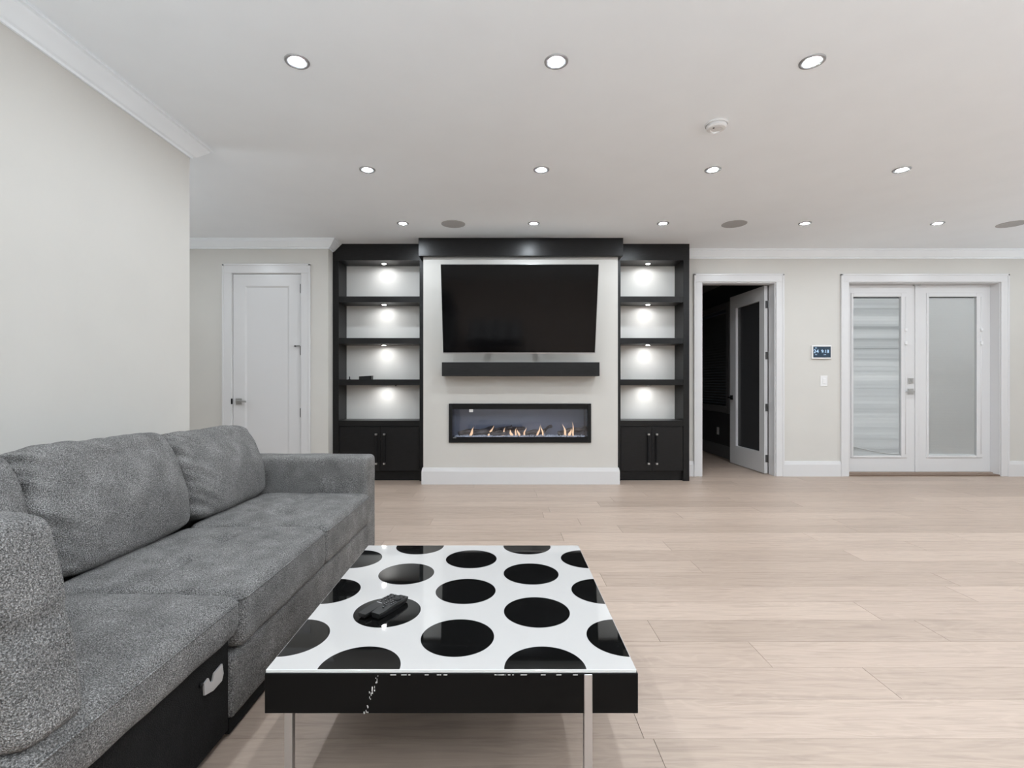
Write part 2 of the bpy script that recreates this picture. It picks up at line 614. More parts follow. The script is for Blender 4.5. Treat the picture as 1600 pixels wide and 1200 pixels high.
sweep('baseboard_chimney', [(CX0, 5.95), (CX0, CY), (CX1, CY), (CX1, 5.95)], base, M['trim'])
sweep('baseboard_niche', [(2.245, YB), (DOOR2[0] - 0.097, YB)], base, M['trim'])
sweep('baseboard_back', [(DOOR2[1] + 0.105, YB), (DOOR3[0] - 0.097, YB)], base, M['trim'])
sweep('baseboard_corner', [(DOOR3[1] + 0.095, YB), (XR, YB)], base, M['trim'])
sweep('baseboard_bedroom', [(DRX, 10.2), (DRX, YB + T)], base, M['trim_shaded'])


# ---------------------------------------------------------------- doors
def casing(parent, x0, x1, zt, yf, w, wt, depth=0.02, name='casing'):
    """flat casing: two legs and a head with a back band, standing proud of the wall face yf"""
    for nm, a, b, z0, z1 in ((name, x0 - w, x0, 0, zt), (name, x1, x1 + w, 0, zt), (name + '_head', x0 - w, x1 + w, zt, zt + wt)):
        bm = bmesh.new()
        add_box(bm, a, b, yf - depth, yf, z0, z1, 0.003, 1)
        if nm.endswith('head'):
            add_box(bm, a - 0.004, b + 0.004, yf - depth - 0.006, yf, z1 - 0.018, z1 + 0.004, 0.002, 1)
        elif b == x0:
            add_box(bm, a - 0.004, a + 0.018, yf - depth - 0.006, yf, 0, z1 + wt, 0.002, 1)
        else:
            add_box(bm, b - 0.018, b + 0.004, yf - depth - 0.006, yf, 0, z1 + wt, 0.002, 1)
        finish(nm, bm, M['trim'], parent)


def jamb(parent, x0, x1, zt, y0, y1, t=0.018):
    box('jamb', x0, x0 + t, y0, y1, 0, zt - t, M['trim'], parent)
    box('jamb', x1 - t, x1, y0, y1, 0, zt - t, M['trim'], parent)
    box('head_jamb', x0, x1, y0, y1, zt - t, zt, M['trim'], parent)


def hinge(parent, x, y, z, h=0.10):
    bm = bmesh.new()
    add_tube(bm, [(x, y, z - h / 2), (x, y, z + h / 2)], 0.009, 8)
    for s in (-1, 1):
        add_tube(bm, [(x, y, z + s * h / 2), (x, y, z + s * (h / 2 + 0.006))], [0.006, 0.003], 8)
    return finish('hinge', bm, M['hingesteel'], parent)


# door 1: closed shaker door in the hallway
d1 = thing('door_1', None, None, (-2.75, YD, 0), kind='structure')
casing(d1, DOOR1[0], DOOR1[1], DOOR1[3], YD, 0.105, 0.105)
jamb(d1, DOOR1[0], DOOR1[1], DOOR1[3], YD, YD + T, 0.006)
lx0, lx1, ly = DOOR1[0] + 0.009, DOOR1[1] - 0.009, YD + 0.004
lz0, lz1 = 0.008, DOOR1[3] - 0.010
bm = bmesh.new()
st = 0.135
add_box(bm, lx0, lx0 + st, ly, ly + 0.04, lz0, lz1)
add_box(bm, lx1 - st, lx1, ly, ly + 0.04, lz0, lz1)
add_box(bm, lx0 + st, lx1 - st, ly, ly + 0.04, lz0, lz0 + 0.24)
add_box(bm, lx0 + st, lx1 - st, ly, ly + 0.04, lz1 - st, lz1)
leaf1 = finish('leaf', bm, M['trim'], d1)
bm = bmesh.new()
px0, px1, pz0, pz1 = lx0 + st, lx1 - st, lz0 + 0.24, lz1 - st
o_ = [bm.verts.new(p) for p in ((px0, ly, pz0), (px1, ly, pz0), (px1, ly, pz1), (px0, ly, pz1))]
e_ = 0.022
i_ = [bm.verts.new(p) for p in ((px0 + e_, ly + 0.009, pz0 + e_), (px1 - e_, ly + 0.009, pz0 + e_),
                                (px1 - e_, ly + 0.009, pz1 - e_), (px0 + e_, ly + 0.009, pz1 - e_))]
for k in range(4):
    bm.faces.new([o_[k], o_[(k + 1) % 4], i_[(k + 1) % 4], i_[k]])
bm.faces.new(i_)
finish('panel', bm, M['trim'], leaf1)
for z in (2.28, 1.555, 0.83):
    hinge(d1, DOOR1[1] - 0.005, YD - 0.006, z)
bm = bmesh.new()
add_box(bm, DOOR1[1] - 0.07, DOOR1[1] - 0.012, YD - 0.022, YD - 0.014, 1.604, 1.612)
add_box(bm, DOOR1[1] - 0.075, DOOR1[1] - 0.066, YD - 0.02, YD + 0.003, 1.600, 1.616)
finish('door_stop', bm, M['blackmetal'], d1)


def lever(parent, x, y, z, dirx, L=0.115, m=None):
    """square rose, neck and flat lever standing off a face at y, towards -y"""
    m = m or M['chrome']
    h = box('handle', x - 0.034, x + 0.034, y - 0.010, y, z - 0.034, z + 0.034, m, parent, 0.002, 1)
    tube('neck', [(x, y - 0.010, z), (x, y - 0.05, z)], 0.011, m, h if parent.parent is None else parent)
    box('lever', min(x - 0.012 * dirx, x + L * dirx), max(x - 0.012 * dirx, x + L * dirx), y - 0.060, y - 0.046,
        z - 0.010, z + 0.010, m, h if parent.parent is None else parent, 0.002, 1)
    return h


lever(d1, DOOR1[0] + 0.075, ly, 0.962, 1)
box('strike_plate', DOOR1[0] - 0.004, DOOR1[0] + 0.004, YD - 0.024, YD + 0.002, 0.93, 0.995, M['blackmetal'], d1)

# door 2: open glazed door into the dark bedroom
d2 = thing('door_2', None, None, (2.98, YB, 0), kind='structure')
casing(d2, DOOR2[0], DOOR2[1], DOOR2[3], YB, 0.097, 0.10)
jamb(d2, DOOR2[0], DOOR2[1], DOOR2[3], YB, YB + T, 0.012)
LW, LT, LH = 0.89, 0.044, 2.425
lf = bpy.data.objects.new('leaf_pivot', None)
leaf_root = d2
ang = R(92.2)
Mleaf = Matrix.Translation((3.428, YB + T + 0.012, 0.008)) @ Matrix.Rotation(ang, 4, 'Z')


def leafbox(bm, x0, x1, y0, y1, z0, z1, bev=0.0):
    n0 = len(bm.verts)
    add_box(bm, x0, x1, y0, y1, z0, z1, bev, 1)
    bm.verts.ensure_lookup_table()
    for v in bm.verts[n0:]:
        v.co = Mleaf @ v.co


bm = bmesh.new()
ps0, ps1, pz0, pz1 = 0.115, 0.725, 0.265, 2.245
leafbox(bm, 0, ps0, 0, LT, 0, LH)
leafbox(bm, ps1, LW, 0, LT, 0, LH)
leafbox(bm, ps0, ps1, 0, LT, 0, pz0)
leafbox(bm, ps0, ps1, 0, LT, pz1, LH)
leaf2 = finish('leaf', bm, M['trim'], d2)
bm = bmesh.new()
leafbox(bm, ps0, ps1, 0.004, 0.010, pz0, pz1)
finish('pane', bm, M['frosted'], leaf2)
bm = bmesh.new()
leafbox(bm, LW - 0.085, LW - 0.025, LT, LT + 0.010, 0.925, 0.99)
leafbox(bm, LW - 0.062, LW - 0.048, LT + 0.01, LT + 0.05, 0.95, 0.965)
leafbox(bm, LW - 0.17, LW - 0.045, LT + 0.045, LT + 0.06, 0.947, 0.968)
finish('handle', bm, M['blackmetal'], leaf2)
for z in (2.19, 1.53, 0.86, 0.20):
    h = hinge(d2, 3.435, YB + T + 0.004, z)
    box('hinge_plate', 3.398, 3.43, YB + T + 0.005, YB + T + 0.0125, z - 0.048, z + 0.048, M['hingesteel'], h)

# bedroom window and its outlet (seen past the open leaf)
wb = thing('window_1', None, None, (DRX, 8.4, 0.8), kind='structure')
for nm, a, b, z0, z1 in (('casing', 7.62, 7.72, 0.70, 2.43), ('casing', 9.1, 9.2, 0.70, 2.43),
                         ('casing_head', 7.72, 9.1, 2.33, 2.43), ('apron', 7.72, 9.1, 0.71, 0.80)):
    box(nm, DRX - 0.02, DRX, a, b, z0, z1, M['trim_shaded'], wb, 0.003, 1)
box('sill', DRX - 0.035, DRX + 0.06, 7.70, 9.12, 0.79, 0.81, M['trim_shaded'], wb, 0.003, 1)
box('pane', DRX + 0.09, DRX + 0.096, 7.72, 9.1, 0.80, 2.33, M['pane'], wb)
bm = bmesh.new()
z = 0.83
while z < 2.31:
    n0 = len(bm.verts)
    add_box(bm, DRX + 0.02, DRX + 0.065, 7.73, 9.09, z, z + 0.003)
    bm.verts.ensure_lookup_table()
    bmesh.ops.rotate(bm, verts=bm.verts[n0:], cent=(DRX + 0.042, 8.4, z), matrix=Matrix.Rotation(R(58), 3, 'Y'))
    z += 0.045
tag(finish('blind_slat', bm, M['slat_shaded'], wb), kind='stuff')
ou = thing('wall_outlet', 'white wall outlet low on the dark bedroom wall under the window', 'outlet', (DRX, 8.05, 0.40))
box('cover_plate', DRX - 0.006, DRX, 8.01, 8.09, 0.34, 0.46, M['whiteplastic'], ou, 0.002, 1)
for z in (0.37, 0.43):
    box('socket', DRX - 0.009, DRX - 0.006, 8.033, 8.067, z - 0.017, z + 0.017, M['whiteplastic'], ou, 0.001, 1)

# door 3: pair of glazed patio doors with blinds between the panes
d3 = thing('door_3', None, None, (5.32, YB, 0), kind='structure')
casing(d3, DOOR3[0], DOOR3[1], DOOR3[3], YB, 0.097, 0.10)
jamb(d3, DOOR3[0], DOOR3[1], DOOR3[3], YB, YB + T, 0.008)
YL = 6.375
box('threshold', DOOR3[0], DOOR3[1], YB - 0.004, YB + T, 0.0, 0.020, M['threshold'], d3, 0.004, 2)
box('sill', DOOR3[0], DOOR3[1], YL - 0.03, YB + T, 0.020, 0.034, M['plank'], d3)
mid = 5.322


def patio_leaf(x0, x1, gx0, gx1, tilt, jitter, crooked, sm):
    z0, z1 = 0.037, 2.436
    gz0, gz1 = 0.246, 2.283
    bm = bmesh.new()
    add_box(bm, x0, gx0 - 0.03, YL, YL + 0.044, z0, z1)
    add_box(bm, gx1 + 0.075, x1, YL, YL + 0.044, z0, z1)
    add_box(bm, gx0 - 0.03, gx1 + 0.075, YL, YL + 0.044, z0, gz0 - 0.03)
    add_box(bm, gx0 - 0.03, gx1 + 0.075, YL, YL + 0.044, gz1 + 0.05, z1)
    lf = finish('leaf', bm, M['trim'], d3)
    # raised glazing frame, wider on the side that carries the blind's slider
    bm = bmesh.new()
    fy0 = YL - 0.010
    add_box(bm, gx0 - 0.03, gx0, fy0, YL + 0.044, gz0 - 0.03, gz1 + 0.05, 0.004, 1)
    add_box(bm, gx1, gx1 + 0.075, fy0, YL + 0.044, gz0 - 0.03, gz1 + 0.05, 0.004, 1)
    add_box(bm, gx0, gx1, fy0, YL + 0.044, gz0 - 0.03, gz0, 0.004, 1)
    add_box(bm, gx0, gx1, fy0, YL + 0.044, gz1, gz1 + 0.05, 0.004, 1)
    finish('glazing_frame', bm, M['trim'], lf)
    box('pane', gx0, gx1, YL + 0.004, YL + 0.007, gz0, gz1, M['pane'], lf)
    bm = bmesh.new()
    r2 = random.Random(5)
    z = gz0 + 0.012
    t = 0
    while z < gz1 - 0.02:
        n0 = len(bm.verts)
        w = 0.0215
        add_box(bm, gx0 + 0.003, gx1 - 0.003, YL + 0.022 - w / 2, YL + 0.022 + w / 2, z - 0.0004, z + 0.0004)
        bm.verts.ensure_lookup_table()
        t = 0.75 * t + r2.gauss(0, 1)
        a = tilt + jitter * t
        bmesh.ops.rotate(bm, verts=bm.verts[n0:], cent=(0, YL + 0.022, z), matrix=Matrix.Rotation(R(a), 3, 'X'))
        if crooked:
            bmesh.ops.rotate(bm, verts=bm.verts[n0:], cent=(gx0, YL + 0.022, z), matrix=Matrix.Rotation(R(0.9 * max(0, 1 - (z - gz0) / 0.8)), 3, 'Y'))
        z += 0.0140
    tag(finish('blind_slat', bm, sm, lf), kind='stuff')
    bm = bmesh.new()
    if crooked:
        pts = [(gx0 + 0.004 + (gx1 - gx0 - 0.008) * k / 8, YL + 0.0115, gz0 + 0.118 - 0.10 * sin(k / 8 * pi / 2)) for k in range(9)]
        add_tube(bm, pts, 0.0045, 6)
    else:
        add_box(bm, gx0 + 0.003, gx1 - 0.003, YL + 0.014, YL + 0.030, gz0 + 0.001, gz0 + 0.013)
    finish('bottom_rail', bm, M['slat'], lf)
    bm = bmesh.new()
    add_box(bm, gx0 - 0.03, gx1 + 0.075, YL + 0.036, YL + 0.042, gz0 - 0.03, gz1 + 0.05)
    finish('rear_pane', bm, M['pane'], lf)
    xs = gx1 + 0.052
    tube('slider_track', [(xs, fy0 - 0.002, gz0 + 0.02), (xs, fy0 - 0.002, gz1)], 0.003, M['whiteplastic'], lf, 6)
    for zz, hh in ((1.86, 0.03), (1.69, 0.045)):
        box('slider', xs - 0.014, xs + 0.014, fy0 - 0.018, fy0, zz - hh / 2, zz + hh / 2, M['whiteplastic'], lf, 0.002, 1)
    return lf


l3 = patio_leaf(DOOR3[0] + 0.010, mid - 0.004, 4.507, 5.12, 52, 5.0, True, M['slat'])
l4 = patio_leaf(mid + 0.004, DOOR3[1] - 0.010, 5.477, 6.09, -62, 0.7, False, M['slat'])
box('astragal', mid - 0.026, mid + 0.016, YL - 0.014, YL, 0.037, 2.436, M['trim'], d3, 0.003, 1)
hx = 5.243
lever(l3, hx, YL, 1.068, -1, 0.10)
bm = bmesh.new()
add_box(bm, hx - 0.033, hx + 0.033, YL - 0.012, YL, 1.17, 1.236, 0.003, 1)
add_box(bm, hx - 0.006, hx + 0.006, YL - 0.032, YL - 0.012, 1.185, 1.222, 0.002, 1)
finish('deadbolt', bm, M['chrome'], l3)
box('flush_bolt', mid - 0.05, mid + 0.035, YL - 0.030, YL - 0.001, 2.426, 2.438, M['chrome'], d3)

# ---------------------------------------------------------------- built-in bookcases
BF, BB = 5.95, 6.26
SH = ((2.146, 2.216), (1.648, 1.717), (1.150, 1.219))


def bookcase(x0, x1, label, puckx, split, chamfer):
    bc = thing('bookcase', label, 'bookcase', ((x0 + x1) / 2, (BF + BB) / 2, 0))
    sw = 0.072
    e = M['espresso']
    if chamfer:
        # the outer panel is notched under the crown moulding
        bm = bmesh.new()
        pr = [(x0, 0), (x0 + sw, 0), (x0 + sw, 2.648), (x0, 2.648)]
        add_box(bm, x0, x0 + sw, BF - 0.002, BB, 0, 2.648)
        finish('side_panel', bm, e, bc)
    else:
        box('side_panel', x0, x0 + sw, BF - 0.002, BB, 0, 2.648, e, bc, 0.001, 1)
    box('side_panel', x1 - sw, x1, BF - 0.002, BB, 0, 2.648, e, bc, 0.001, 1)
    bm = bmesh.new()
    if chamfer:
        pr = [(x0, 2.648), (x1, 2.648), (x1, CEIL), (x0 + 0.112, CEIL), (x0 + 0.10, 2.832), (x0 + 0.02, 2.752), (x0, 2.745)]
        f = [bm.verts.new((a, BF - 0.004, b)) for a, b in pr]
        g = [bm.verts.new((a, BB, b)) for a, b in pr]
        bm.faces.new(f); bm.faces.new(g[::-1])
        for k in range(len(pr)):
            bm.faces.new([f[k], g[k], g[(k + 1) % len(pr)], f[(k + 1) % len(pr)]])
    else:
        add_box(bm, x0, x1, BF - 0.004, BB, 2.648, CEIL)
    finish('header', bm, M['espresso_h'], bc)
    i0, i1 = x0 + sw, x1 - sw
    for z0, z1 in SH:
        box('shelf', i0, i1, BF + 0.004, BB - 0.012, z0, z1, M['espresso_h'], bc, 0.001, 1)
    box('countertop', i0, i1, BF, BB - 0.012, 0.658, 0.725, M['espresso_h'], bc, 0.001, 1)
    box('back_panel', i0, i1, BB - 0.012, BB, 0.725, 2.648, M['panelwhite'], bc)
    box('cabinet_box', i0, i1, BF + 0.024, BB - 0.012, 0.12, 0.658, e, bc)
    box('toe_kick', i0, i1, BF + 0.05, BF + 0.07, 0, 0.12, e, bc)
    for s, (a, b) in enumerate(((i0 + 0.004, split - 0.0015), (split + 0.0015, i1 - 0.004))):
        dr = box('door', a, b, BF + 0.002, BF + 0.022, 0.122, 0.650, e, bc, 0.0012, 1)
        hx = (split - 0.045, split + 0.052)[s]
        box('handle', hx - 0.011, hx + 0.011, BF - 0.034, BF - 0.020, 0.20, 0.575, M['blackmetal'], dr, 0.003, 1)
        for z in (0.205, 0.556):
            box('handle_post', hx - 0.0125, hx + 0.0125, BF - 0.036, BF + 0.002, z - 0.004, z + 0.018, M['chrome'], dr, 0.002, 1)
    for z in (2.648, SH[0][0], SH[1][0], SH[2][0]):
        pk = lathe('puck_light', (puckx, 6.10, z), [(0.034, 0), (0.034, -0.007), (0.024, -0.009), (0.024, -0.006)], M['steel'], bc, 24)
        lathe('lens', (puckx, 6.10, z), [(0.0242, -0.0065), (0, -0.0085)], M['puck'], pk, 24)
    return bc


bookcase(-2.034, CX0 - 0.002, 'black built-in bookcase with lit shelves holding a small black box', -1.455, -1.466, True)
bookcase(CX1 + 0.002, 2.242, 'black built-in bookcase with empty lit shelves beside the open door', 1.79, 1.793, False)

# things on the left bookcase's lowest shelf
sb = thing('streaming_box', 'small black box lying on the lowest bookcase shelf', 'media box', (-1.66, 6.06, 1.219))
bm = bmesh.new()
vs = [bm.verts.new(p) for p in ((-1.735, 6.00, 1.219), (-1.585, 6.00, 1.219), (-1.59, 6.10, 1.219), (-1.73, 6.10, 1.219),
                                (-1.735, 6.00, 1.256), (-1.583, 6.00, 1.264), (-1.588, 6.10, 1.268), (-1.73, 6.10, 1.260))]
for f in ((0, 3, 2, 1), (4, 5, 6, 7), (0, 1, 5, 4), (1, 2, 6, 5), (2, 3, 7, 6), (3, 0, 4, 7)):
    bm.faces.new([vs[i] for i in f])
finish('body', bm, M['black'], sb)
box('end_cap', -1.602, -1.5835, 5.996, 6.0, 1.219, 1.263, M['blackmetal'], sb)
ir = thing('sensor_stick', 'tiny black sensor standing in the corner of a bookcase shelf', 'sensor', (-1.885, 6.12, 1.219))
box('foot', -1.897, -1.873, 6.108, 6.132, 1.219, 1.224, M['black'], ir)
tube('stem', [(-1.885, 6.12, 1.224), (-1.885, 6.12, 1.245), (-1.883, 6.118, 1.258)], [0.006, 0.007, 0.003], M['black'], ir)
cc = thing('cable_clip', 'small black clip hanging under the lowest bookcase shelf', 'clip', (-1.29, 6.0, 1.135))
tube('stub', [(-1.29, 6.0, 1.15), (-1.29, 6.0, 1.138)], [0.010, 0.006], M['black'], cc)
box('tab', -1.302, -1.278, 5.995, 6.005, 1.147, 1.150, M['black'], cc)

# ---------------------------------------------------------------- chimney breast fittings
hd = tag(box('trim_5', CX0 - 0.045, CX1 + 0.045, 5.70, CY, 2.638, CEIL, M['espresso_h'], None, 0.002, 1), kind='structure')
for nm, a, b in (('trim_6', CX0 - 0.045, CX0), ('trim_7', CX1, CX1 + 0.045)):
    tag(box(nm, a, b, CY, BF - 0.006, 2.638, CEIL, M['espresso_h'], None), kind='structure')

mt = thing('mantel_shelf', 'thick black floating mantel shelf between the television and the fireplace', 'mantel', (0.205, 5.66, 1.254))
box('beam', -0.678, 1.088, 5.55, CY, 1.254, 1.409, M['espresso_h'], mt, 0.002, 1)

# television, tilted forward on its bracket
tilt = atan2(0.221, 0.927)
tv = thing('television', 'large black flat television tilted forward above the mantel', 'television', (0.184, 5.468, 1.505), (tilt, 0, 0), local=True)
W, H = 1.675, 0.953
bm = bmesh.new()
add_box(bm, -W / 2, W / 2, 0.0, 0.022, 0, H, 0.003, 1)
finish('housing', bm, M['black'], tv)
box('screen', -W / 2 + 0.006, W / 2 - 0.006, -0.0015, 0.0, 0.014, H - 0.006, M['screen'], tv)
box('chin', -W / 2 + 0.002, W / 2 - 0.002, -0.003, 0.020, -0.004, 0.008, M['steel'], tv, 0.001, 1)
box('rear_cover', -W / 2 + 0.12, W / 2 - 0.12, 0.022, 0.062, 0.06, H - 0.25, M['black'], tv, 0.008, 2)
box('mount_plate', -0.22, 0.22, 0.062, 0.085, 0.22, 0.62, M['blackmetal'], tv, 0.003, 1)
for s in (-0.18, 0.18):
    bm = bmesh.new()
    add_box(bm, s - 0.02, s + 0.02, 0.080, 0.396, 0.40, 0.44, 0.003, 1)
    finish('mount_arm', bm, M['blackmetal'], tv)
box('wall_bracket', -0.26, 0.26, 0.394, 0.406, 0.37, 0.47, M['blackmetal'], tv, 0.002, 1)

# linear fireplace
FX0, FX1, FZ0, FZ1 = -0.622, 1.029, 0.485, 0.938
fp = thing('linear_fireplace', 'wide black framed linear fireplace with logs and small flames', 'fireplace', (0.205, CY, FZ0))
bm = bmesh.new()
fw = 0.040
fy = CY - 0.022
add_box(bm, FX0, FX0 + fw, fy, CY - 0.001, FZ0, FZ1, 0.002, 1)
add_box(bm, FX1 - fw, FX1, fy, CY - 0.001, FZ0, FZ1, 0.002, 1)
add_box(bm, FX0 + fw, FX1 - fw, fy, CY - 0.001, FZ1 - 0.026, FZ1, 0.002, 1)
add_box(bm, FX0 + fw, FX1 - fw, fy, CY - 0.001, FZ0, FZ0 + 0.050, 0.002, 1)
finish('frame', bm, M['blackmetal'], fp)
gx0, gx1, gz0, gz1 = -0.585, 0.992, 0.551, 0.873
box('air_slot', FX0 + fw, FX1 - fw, CY + 0.012, CY + 0.02, FZ1 - 0.058, FZ1 - 0.026, M['black'], fp)
bm = bmesh.new()
add_box(bm, FX0 + fw, FX1 - fw, CY - 0.006, CY + 0.008, gz1 - 0.001, FZ1 - 0.058, 0.001, 1)
finish('upper_rail', bm, M['blackmetal'], fp)
bm = bmesh.new()
add_box(bm, FX0 + fw, FX1 - fw, CY - 0.006, CY + 0.03, FZ0 + 0.05, gz0 - 0.004)
finish('lower_rail', bm, M['blackmetal'], fp)
box('pane', gx0 - 0.012, gx1 + 0.012, CY + 0.002, CY + 0.006, gz0 - 0.004, gz1, M['paneblue'], fp)
IB = 6.06
box('back_wall', -0.60, 1.005, IB, IB + 0.02, 0.505, 0.918, M['firepanel'], fp)
box('firebox_floor', -0.60, 1.005, CY + 0.03, IB, 0.505, 0.535, M['fireside'], fp)
box('firebox_top', -0.60, 1.005, CY + 0.03, IB, 0.895, 0.918, M['fireside'], fp)
for a in (-0.60, 0.993):
    box('firebox_side', a, a + 0.012, CY + 0.02, IB, 0.535, 0.895, M['fireside'], fp)
box('ember_strip', gx0 + 0.01, gx1 - 0.01, CY + 0.060, CY + 0.075, 0.5345, 0.538, M['ledstrip'], fp)
rc = random.Random(3)
bm = bmesh.new()
for k in range(420):
    x = rc.uniform(gx0 + 0.02, gx1 - 0.02)
    yy = CY + 0.085 + abs(rc.gauss(0, 0.06))
    if yy > IB - 0.02: continue
    s = rc.uniform(0.006, 0.013)
    bmesh.ops.create_icosphere(bm, subdivisions=1, radius=s, matrix=Matrix.Translation((x, yy, 0.537 + s * 0.8)) @ Matrix.Diagonal((1, 1, rc.uniform(0.6, 1.2), 1)))
tag(finish('glass_ember', bm, M['crystal'], fp), kind='stuff')


def fx(px, Y):
    return (px - 785) * Y / 775


# logs: (pixel x start, end, height start, height end, depth, radius)
for (a, b, za, zb, Y, r) in ((716, 772, 0.57, 0.625, 5.96, 0.030), (752, 820, 0.60, 0.635, 6.00, 0.024), (778, 800, 0.575, 0.66, 5.95, 0.022),
                             (815, 852, 0.56, 0.60, 5.98, 0.028), (842, 862, 0.57, 0.66, 6.00, 0.018), (872, 915, 0.575, 0.635, 5.97, 0.028),
                             (740, 790, 0.585, 0.57, 5.92, 0.022)):
    pts, rr = [], []
    for k in range(9):
        t = k / 8
        pts.append((fx(a + (b - a) * t, Y), Y + 0.012 * sin(t * 7 + a), za + (zb - za) * t + 0.008 * sin(t * 9 + b)))
        rr.append(r * (0.75 + 0.35 * abs(sin(t * 5 + a))))
    tube('log', pts, rr, M['log'], fp, 9)

# flames: (pixel x of the foot, lean in pixels, height, half width)
for (px, lean, h, w) in ((735, 6, 0.11, 0.016), (764, 8, 0.125, 0.015), (785, 5, 0.10, 0.012), (800, -4, 0.075, 0.017), (805, 2, 0.10, 0.010),
                         (819, 3, 0.10, 0.011), (811, -3, 0.08, 0.013), (840, 4, 0.12, 0.012), (848, -3, 0.13, 0.010), (884, -5, 0.14, 0.014),
                         (890, 3, 0.09, 0.017), (896, -2, 0.17, 0.010)):
    Y = 5.93
    bm = bmesh.new()
    x0 = fx(px, Y)
    pts, rr = [], []
    for k in range(10):
        t = k / 9
        pts.append((x0 + lean * 0.0077 * t ** 1.3 + 0.006 * sin(t * 6 + px), Y + 0.008 * sin(t * 4 + px), 0.545 + h * t))
        rr.append(max(0.0008, w * sin(pi * min(1, 0.16 + 0.84 * t) ** 0.75) * (1.05 - 0.45 * t)))
    add_tube(bm, pts, rr, 8)
    finish('flame', bm, M['flame'], fp, smooth=True)
box('sticker', -0.386, -0.342, CY - 0.0005, CY + 0.0015, 0.838, 0.877, M['whiteplastic'], fp)
box('maker_plate', -0.573, -0.536, CY - 0.0075, CY - 0.006, 0.537, 0.543, M['button'], fp)

# ---------------------------------------------------------------- wall controls
th = thing('wall_display', 'white framed wall display showing 24 and 9:18 on dark blue', 'thermostat', (4.02, YB, 1.48))
tx0, tx1, tz0, tz1 = 3.895, 4.142, 1.479, 1.652
bm = bmesh.new()
add_box(bm, tx0, tx1, YB - 0.022, YB, tz0, tz1, 0.005, 2)
finish('bezel', bm, M['whiteplastic'], th)
sx0, sx1, sz0, sz1 = tx0 + 0.014, tx1 - 0.013, tz0 + 0.018, tz1 - 0.017
box('screen', sx0, sx1, YB - 0.0235, YB - 0.021, sz0, sz1, M['tabscreen'], th)
ry = (R(90), 0, 0)
text_mesh('date_digits', '24', 0.066, M['tabtext'], th, (sx0 + 0.036, YB - 0.0245, 1.572), ry)
text_mesh('clock_digits', '9:18', 0.058, M['tabtext'], th, (sx0 + 0.148, YB - 0.0245, 1.572), ry)
for nm, a, b, z in (('caption', 0.022, 0.044, 1.616), ('caption', 0.022, 0.046, 1.532), ('caption', 0.130, 0.160, 1.532)):
    box(nm, sx0 + a, sx0 + b, YB - 0.0245, YB - 0.0235, z - 0.003, z + 0.003, M['tabtext'], th)
sw_ = thing('light_switch', 'white rocker light switch on the wall below the display', 'switch', (4.055, YB, 1.13))
box('cover_plate', 4.012, 4.100, YB - 0.006, YB, 1.135, 1.268, M['whiteplastic'], sw_, 0.002, 1)
bm = bmesh.new()
add_box(bm, 4.038, 4.074, YB - 0.011, YB - 0.006, 1.166, 1.237, 0.002, 1)
finish('rocker', bm, M['whiteplastic'], sw_)

# ---------------------------------------------------------------- ceiling fittings
seen = [(-1.064, 2.57), (0.279, 2.57), (1.605, 2.57),
        (-1.055, 3.875), (0.305, 3.875), (1.645, 3.875), (3.12, 3.875),
        (-1.04, 5.18), (0.327, 5.18), (1.678, 5.18), (3.16, 5.18), (4.545, 5.18)]
more = [(3.0, 2.57), (4.45, 2.57), (5.9, 2.57), (4.5, 3.875), (5.95, 3.875), (6.0, 5.18)]  # unseen downlights carry on the visible grid, added to light the room
more += [(x, y) for y in (1.27, -0.03, -1.33) for x in (-1.06, 0.29, 1.62, 3.05, 4.5, 5.95)]
more += [(-3.3, 4.5), (-3.75, 3.4)]  # unseen pair added to brighten the hallway
tr_me = ln_me = None
WHERE = ['above the middle seat cushion of the sofa', 'directly above the coffee table', 'beside the smoke detector, on the side away from the bookcases',
         'above the armrest of the sofa', 'above the bare floor between coffee table and fireplace', 'between the smoke detector and the bookcase with empty shelves',
         'above bare floor, in the second row out from the open door', 'in front of the bookcase holding the small black box',
         'in front of the television', 'in front of the bookcase with empty shelves', 'in front of the open door', 'in front of the patio doors']
for i, (x, y) in enumerate(seen + more):
    lab = 'recessed ceiling downlight ' + WHERE[i] if i < len(WHERE) else 'unseen recessed ceiling downlight added in the part of the room away from the fireplace'
    if x < -3: lab = 'unseen recessed ceiling downlight added in the hallway in front of the white closed door'
    o = thing('recessed_downlight', lab, 'downlight', (x, y, CEIL), group='recessed ceiling downlights')
    if tr_me is None:
        a = lathe('trim_ring', (x, y, CEIL), [(0.062, 0), (0.061, -0.005), (0.056, -0.0075), (0.034, -0.0040), (0.032, 0)], M['trimring'], o, 40, True)
        b = lathe('lens', (x, y, CEIL), [(0.0335, -0.0044), (0.02, -0.008), (0, -0.009)], M['lens'], o, 32, True)
        tr_me, ln_me, la, lb = a.data, b.data, a.location.copy(), b.location.copy()
    else:
        for nm, me, l in (('trim_ring', tr_me, la), ('lens', ln_me, lb)):
            c = bpy.data.objects.new(nm, me)
            COL.objects.link(c); c.parent = o; c.location = l
            if nm == 'lens' and y < 2:           # unseen rear rows dimmed so more light falls near the back wall
                c.data = dim_me = bpy.data.meshes.get('lens_dim') or ln_me.copy()
                dim_me.name = 'lens_dim'; dim_me.materials.clear(); dim_me.materials.append(M['lens_dim'])
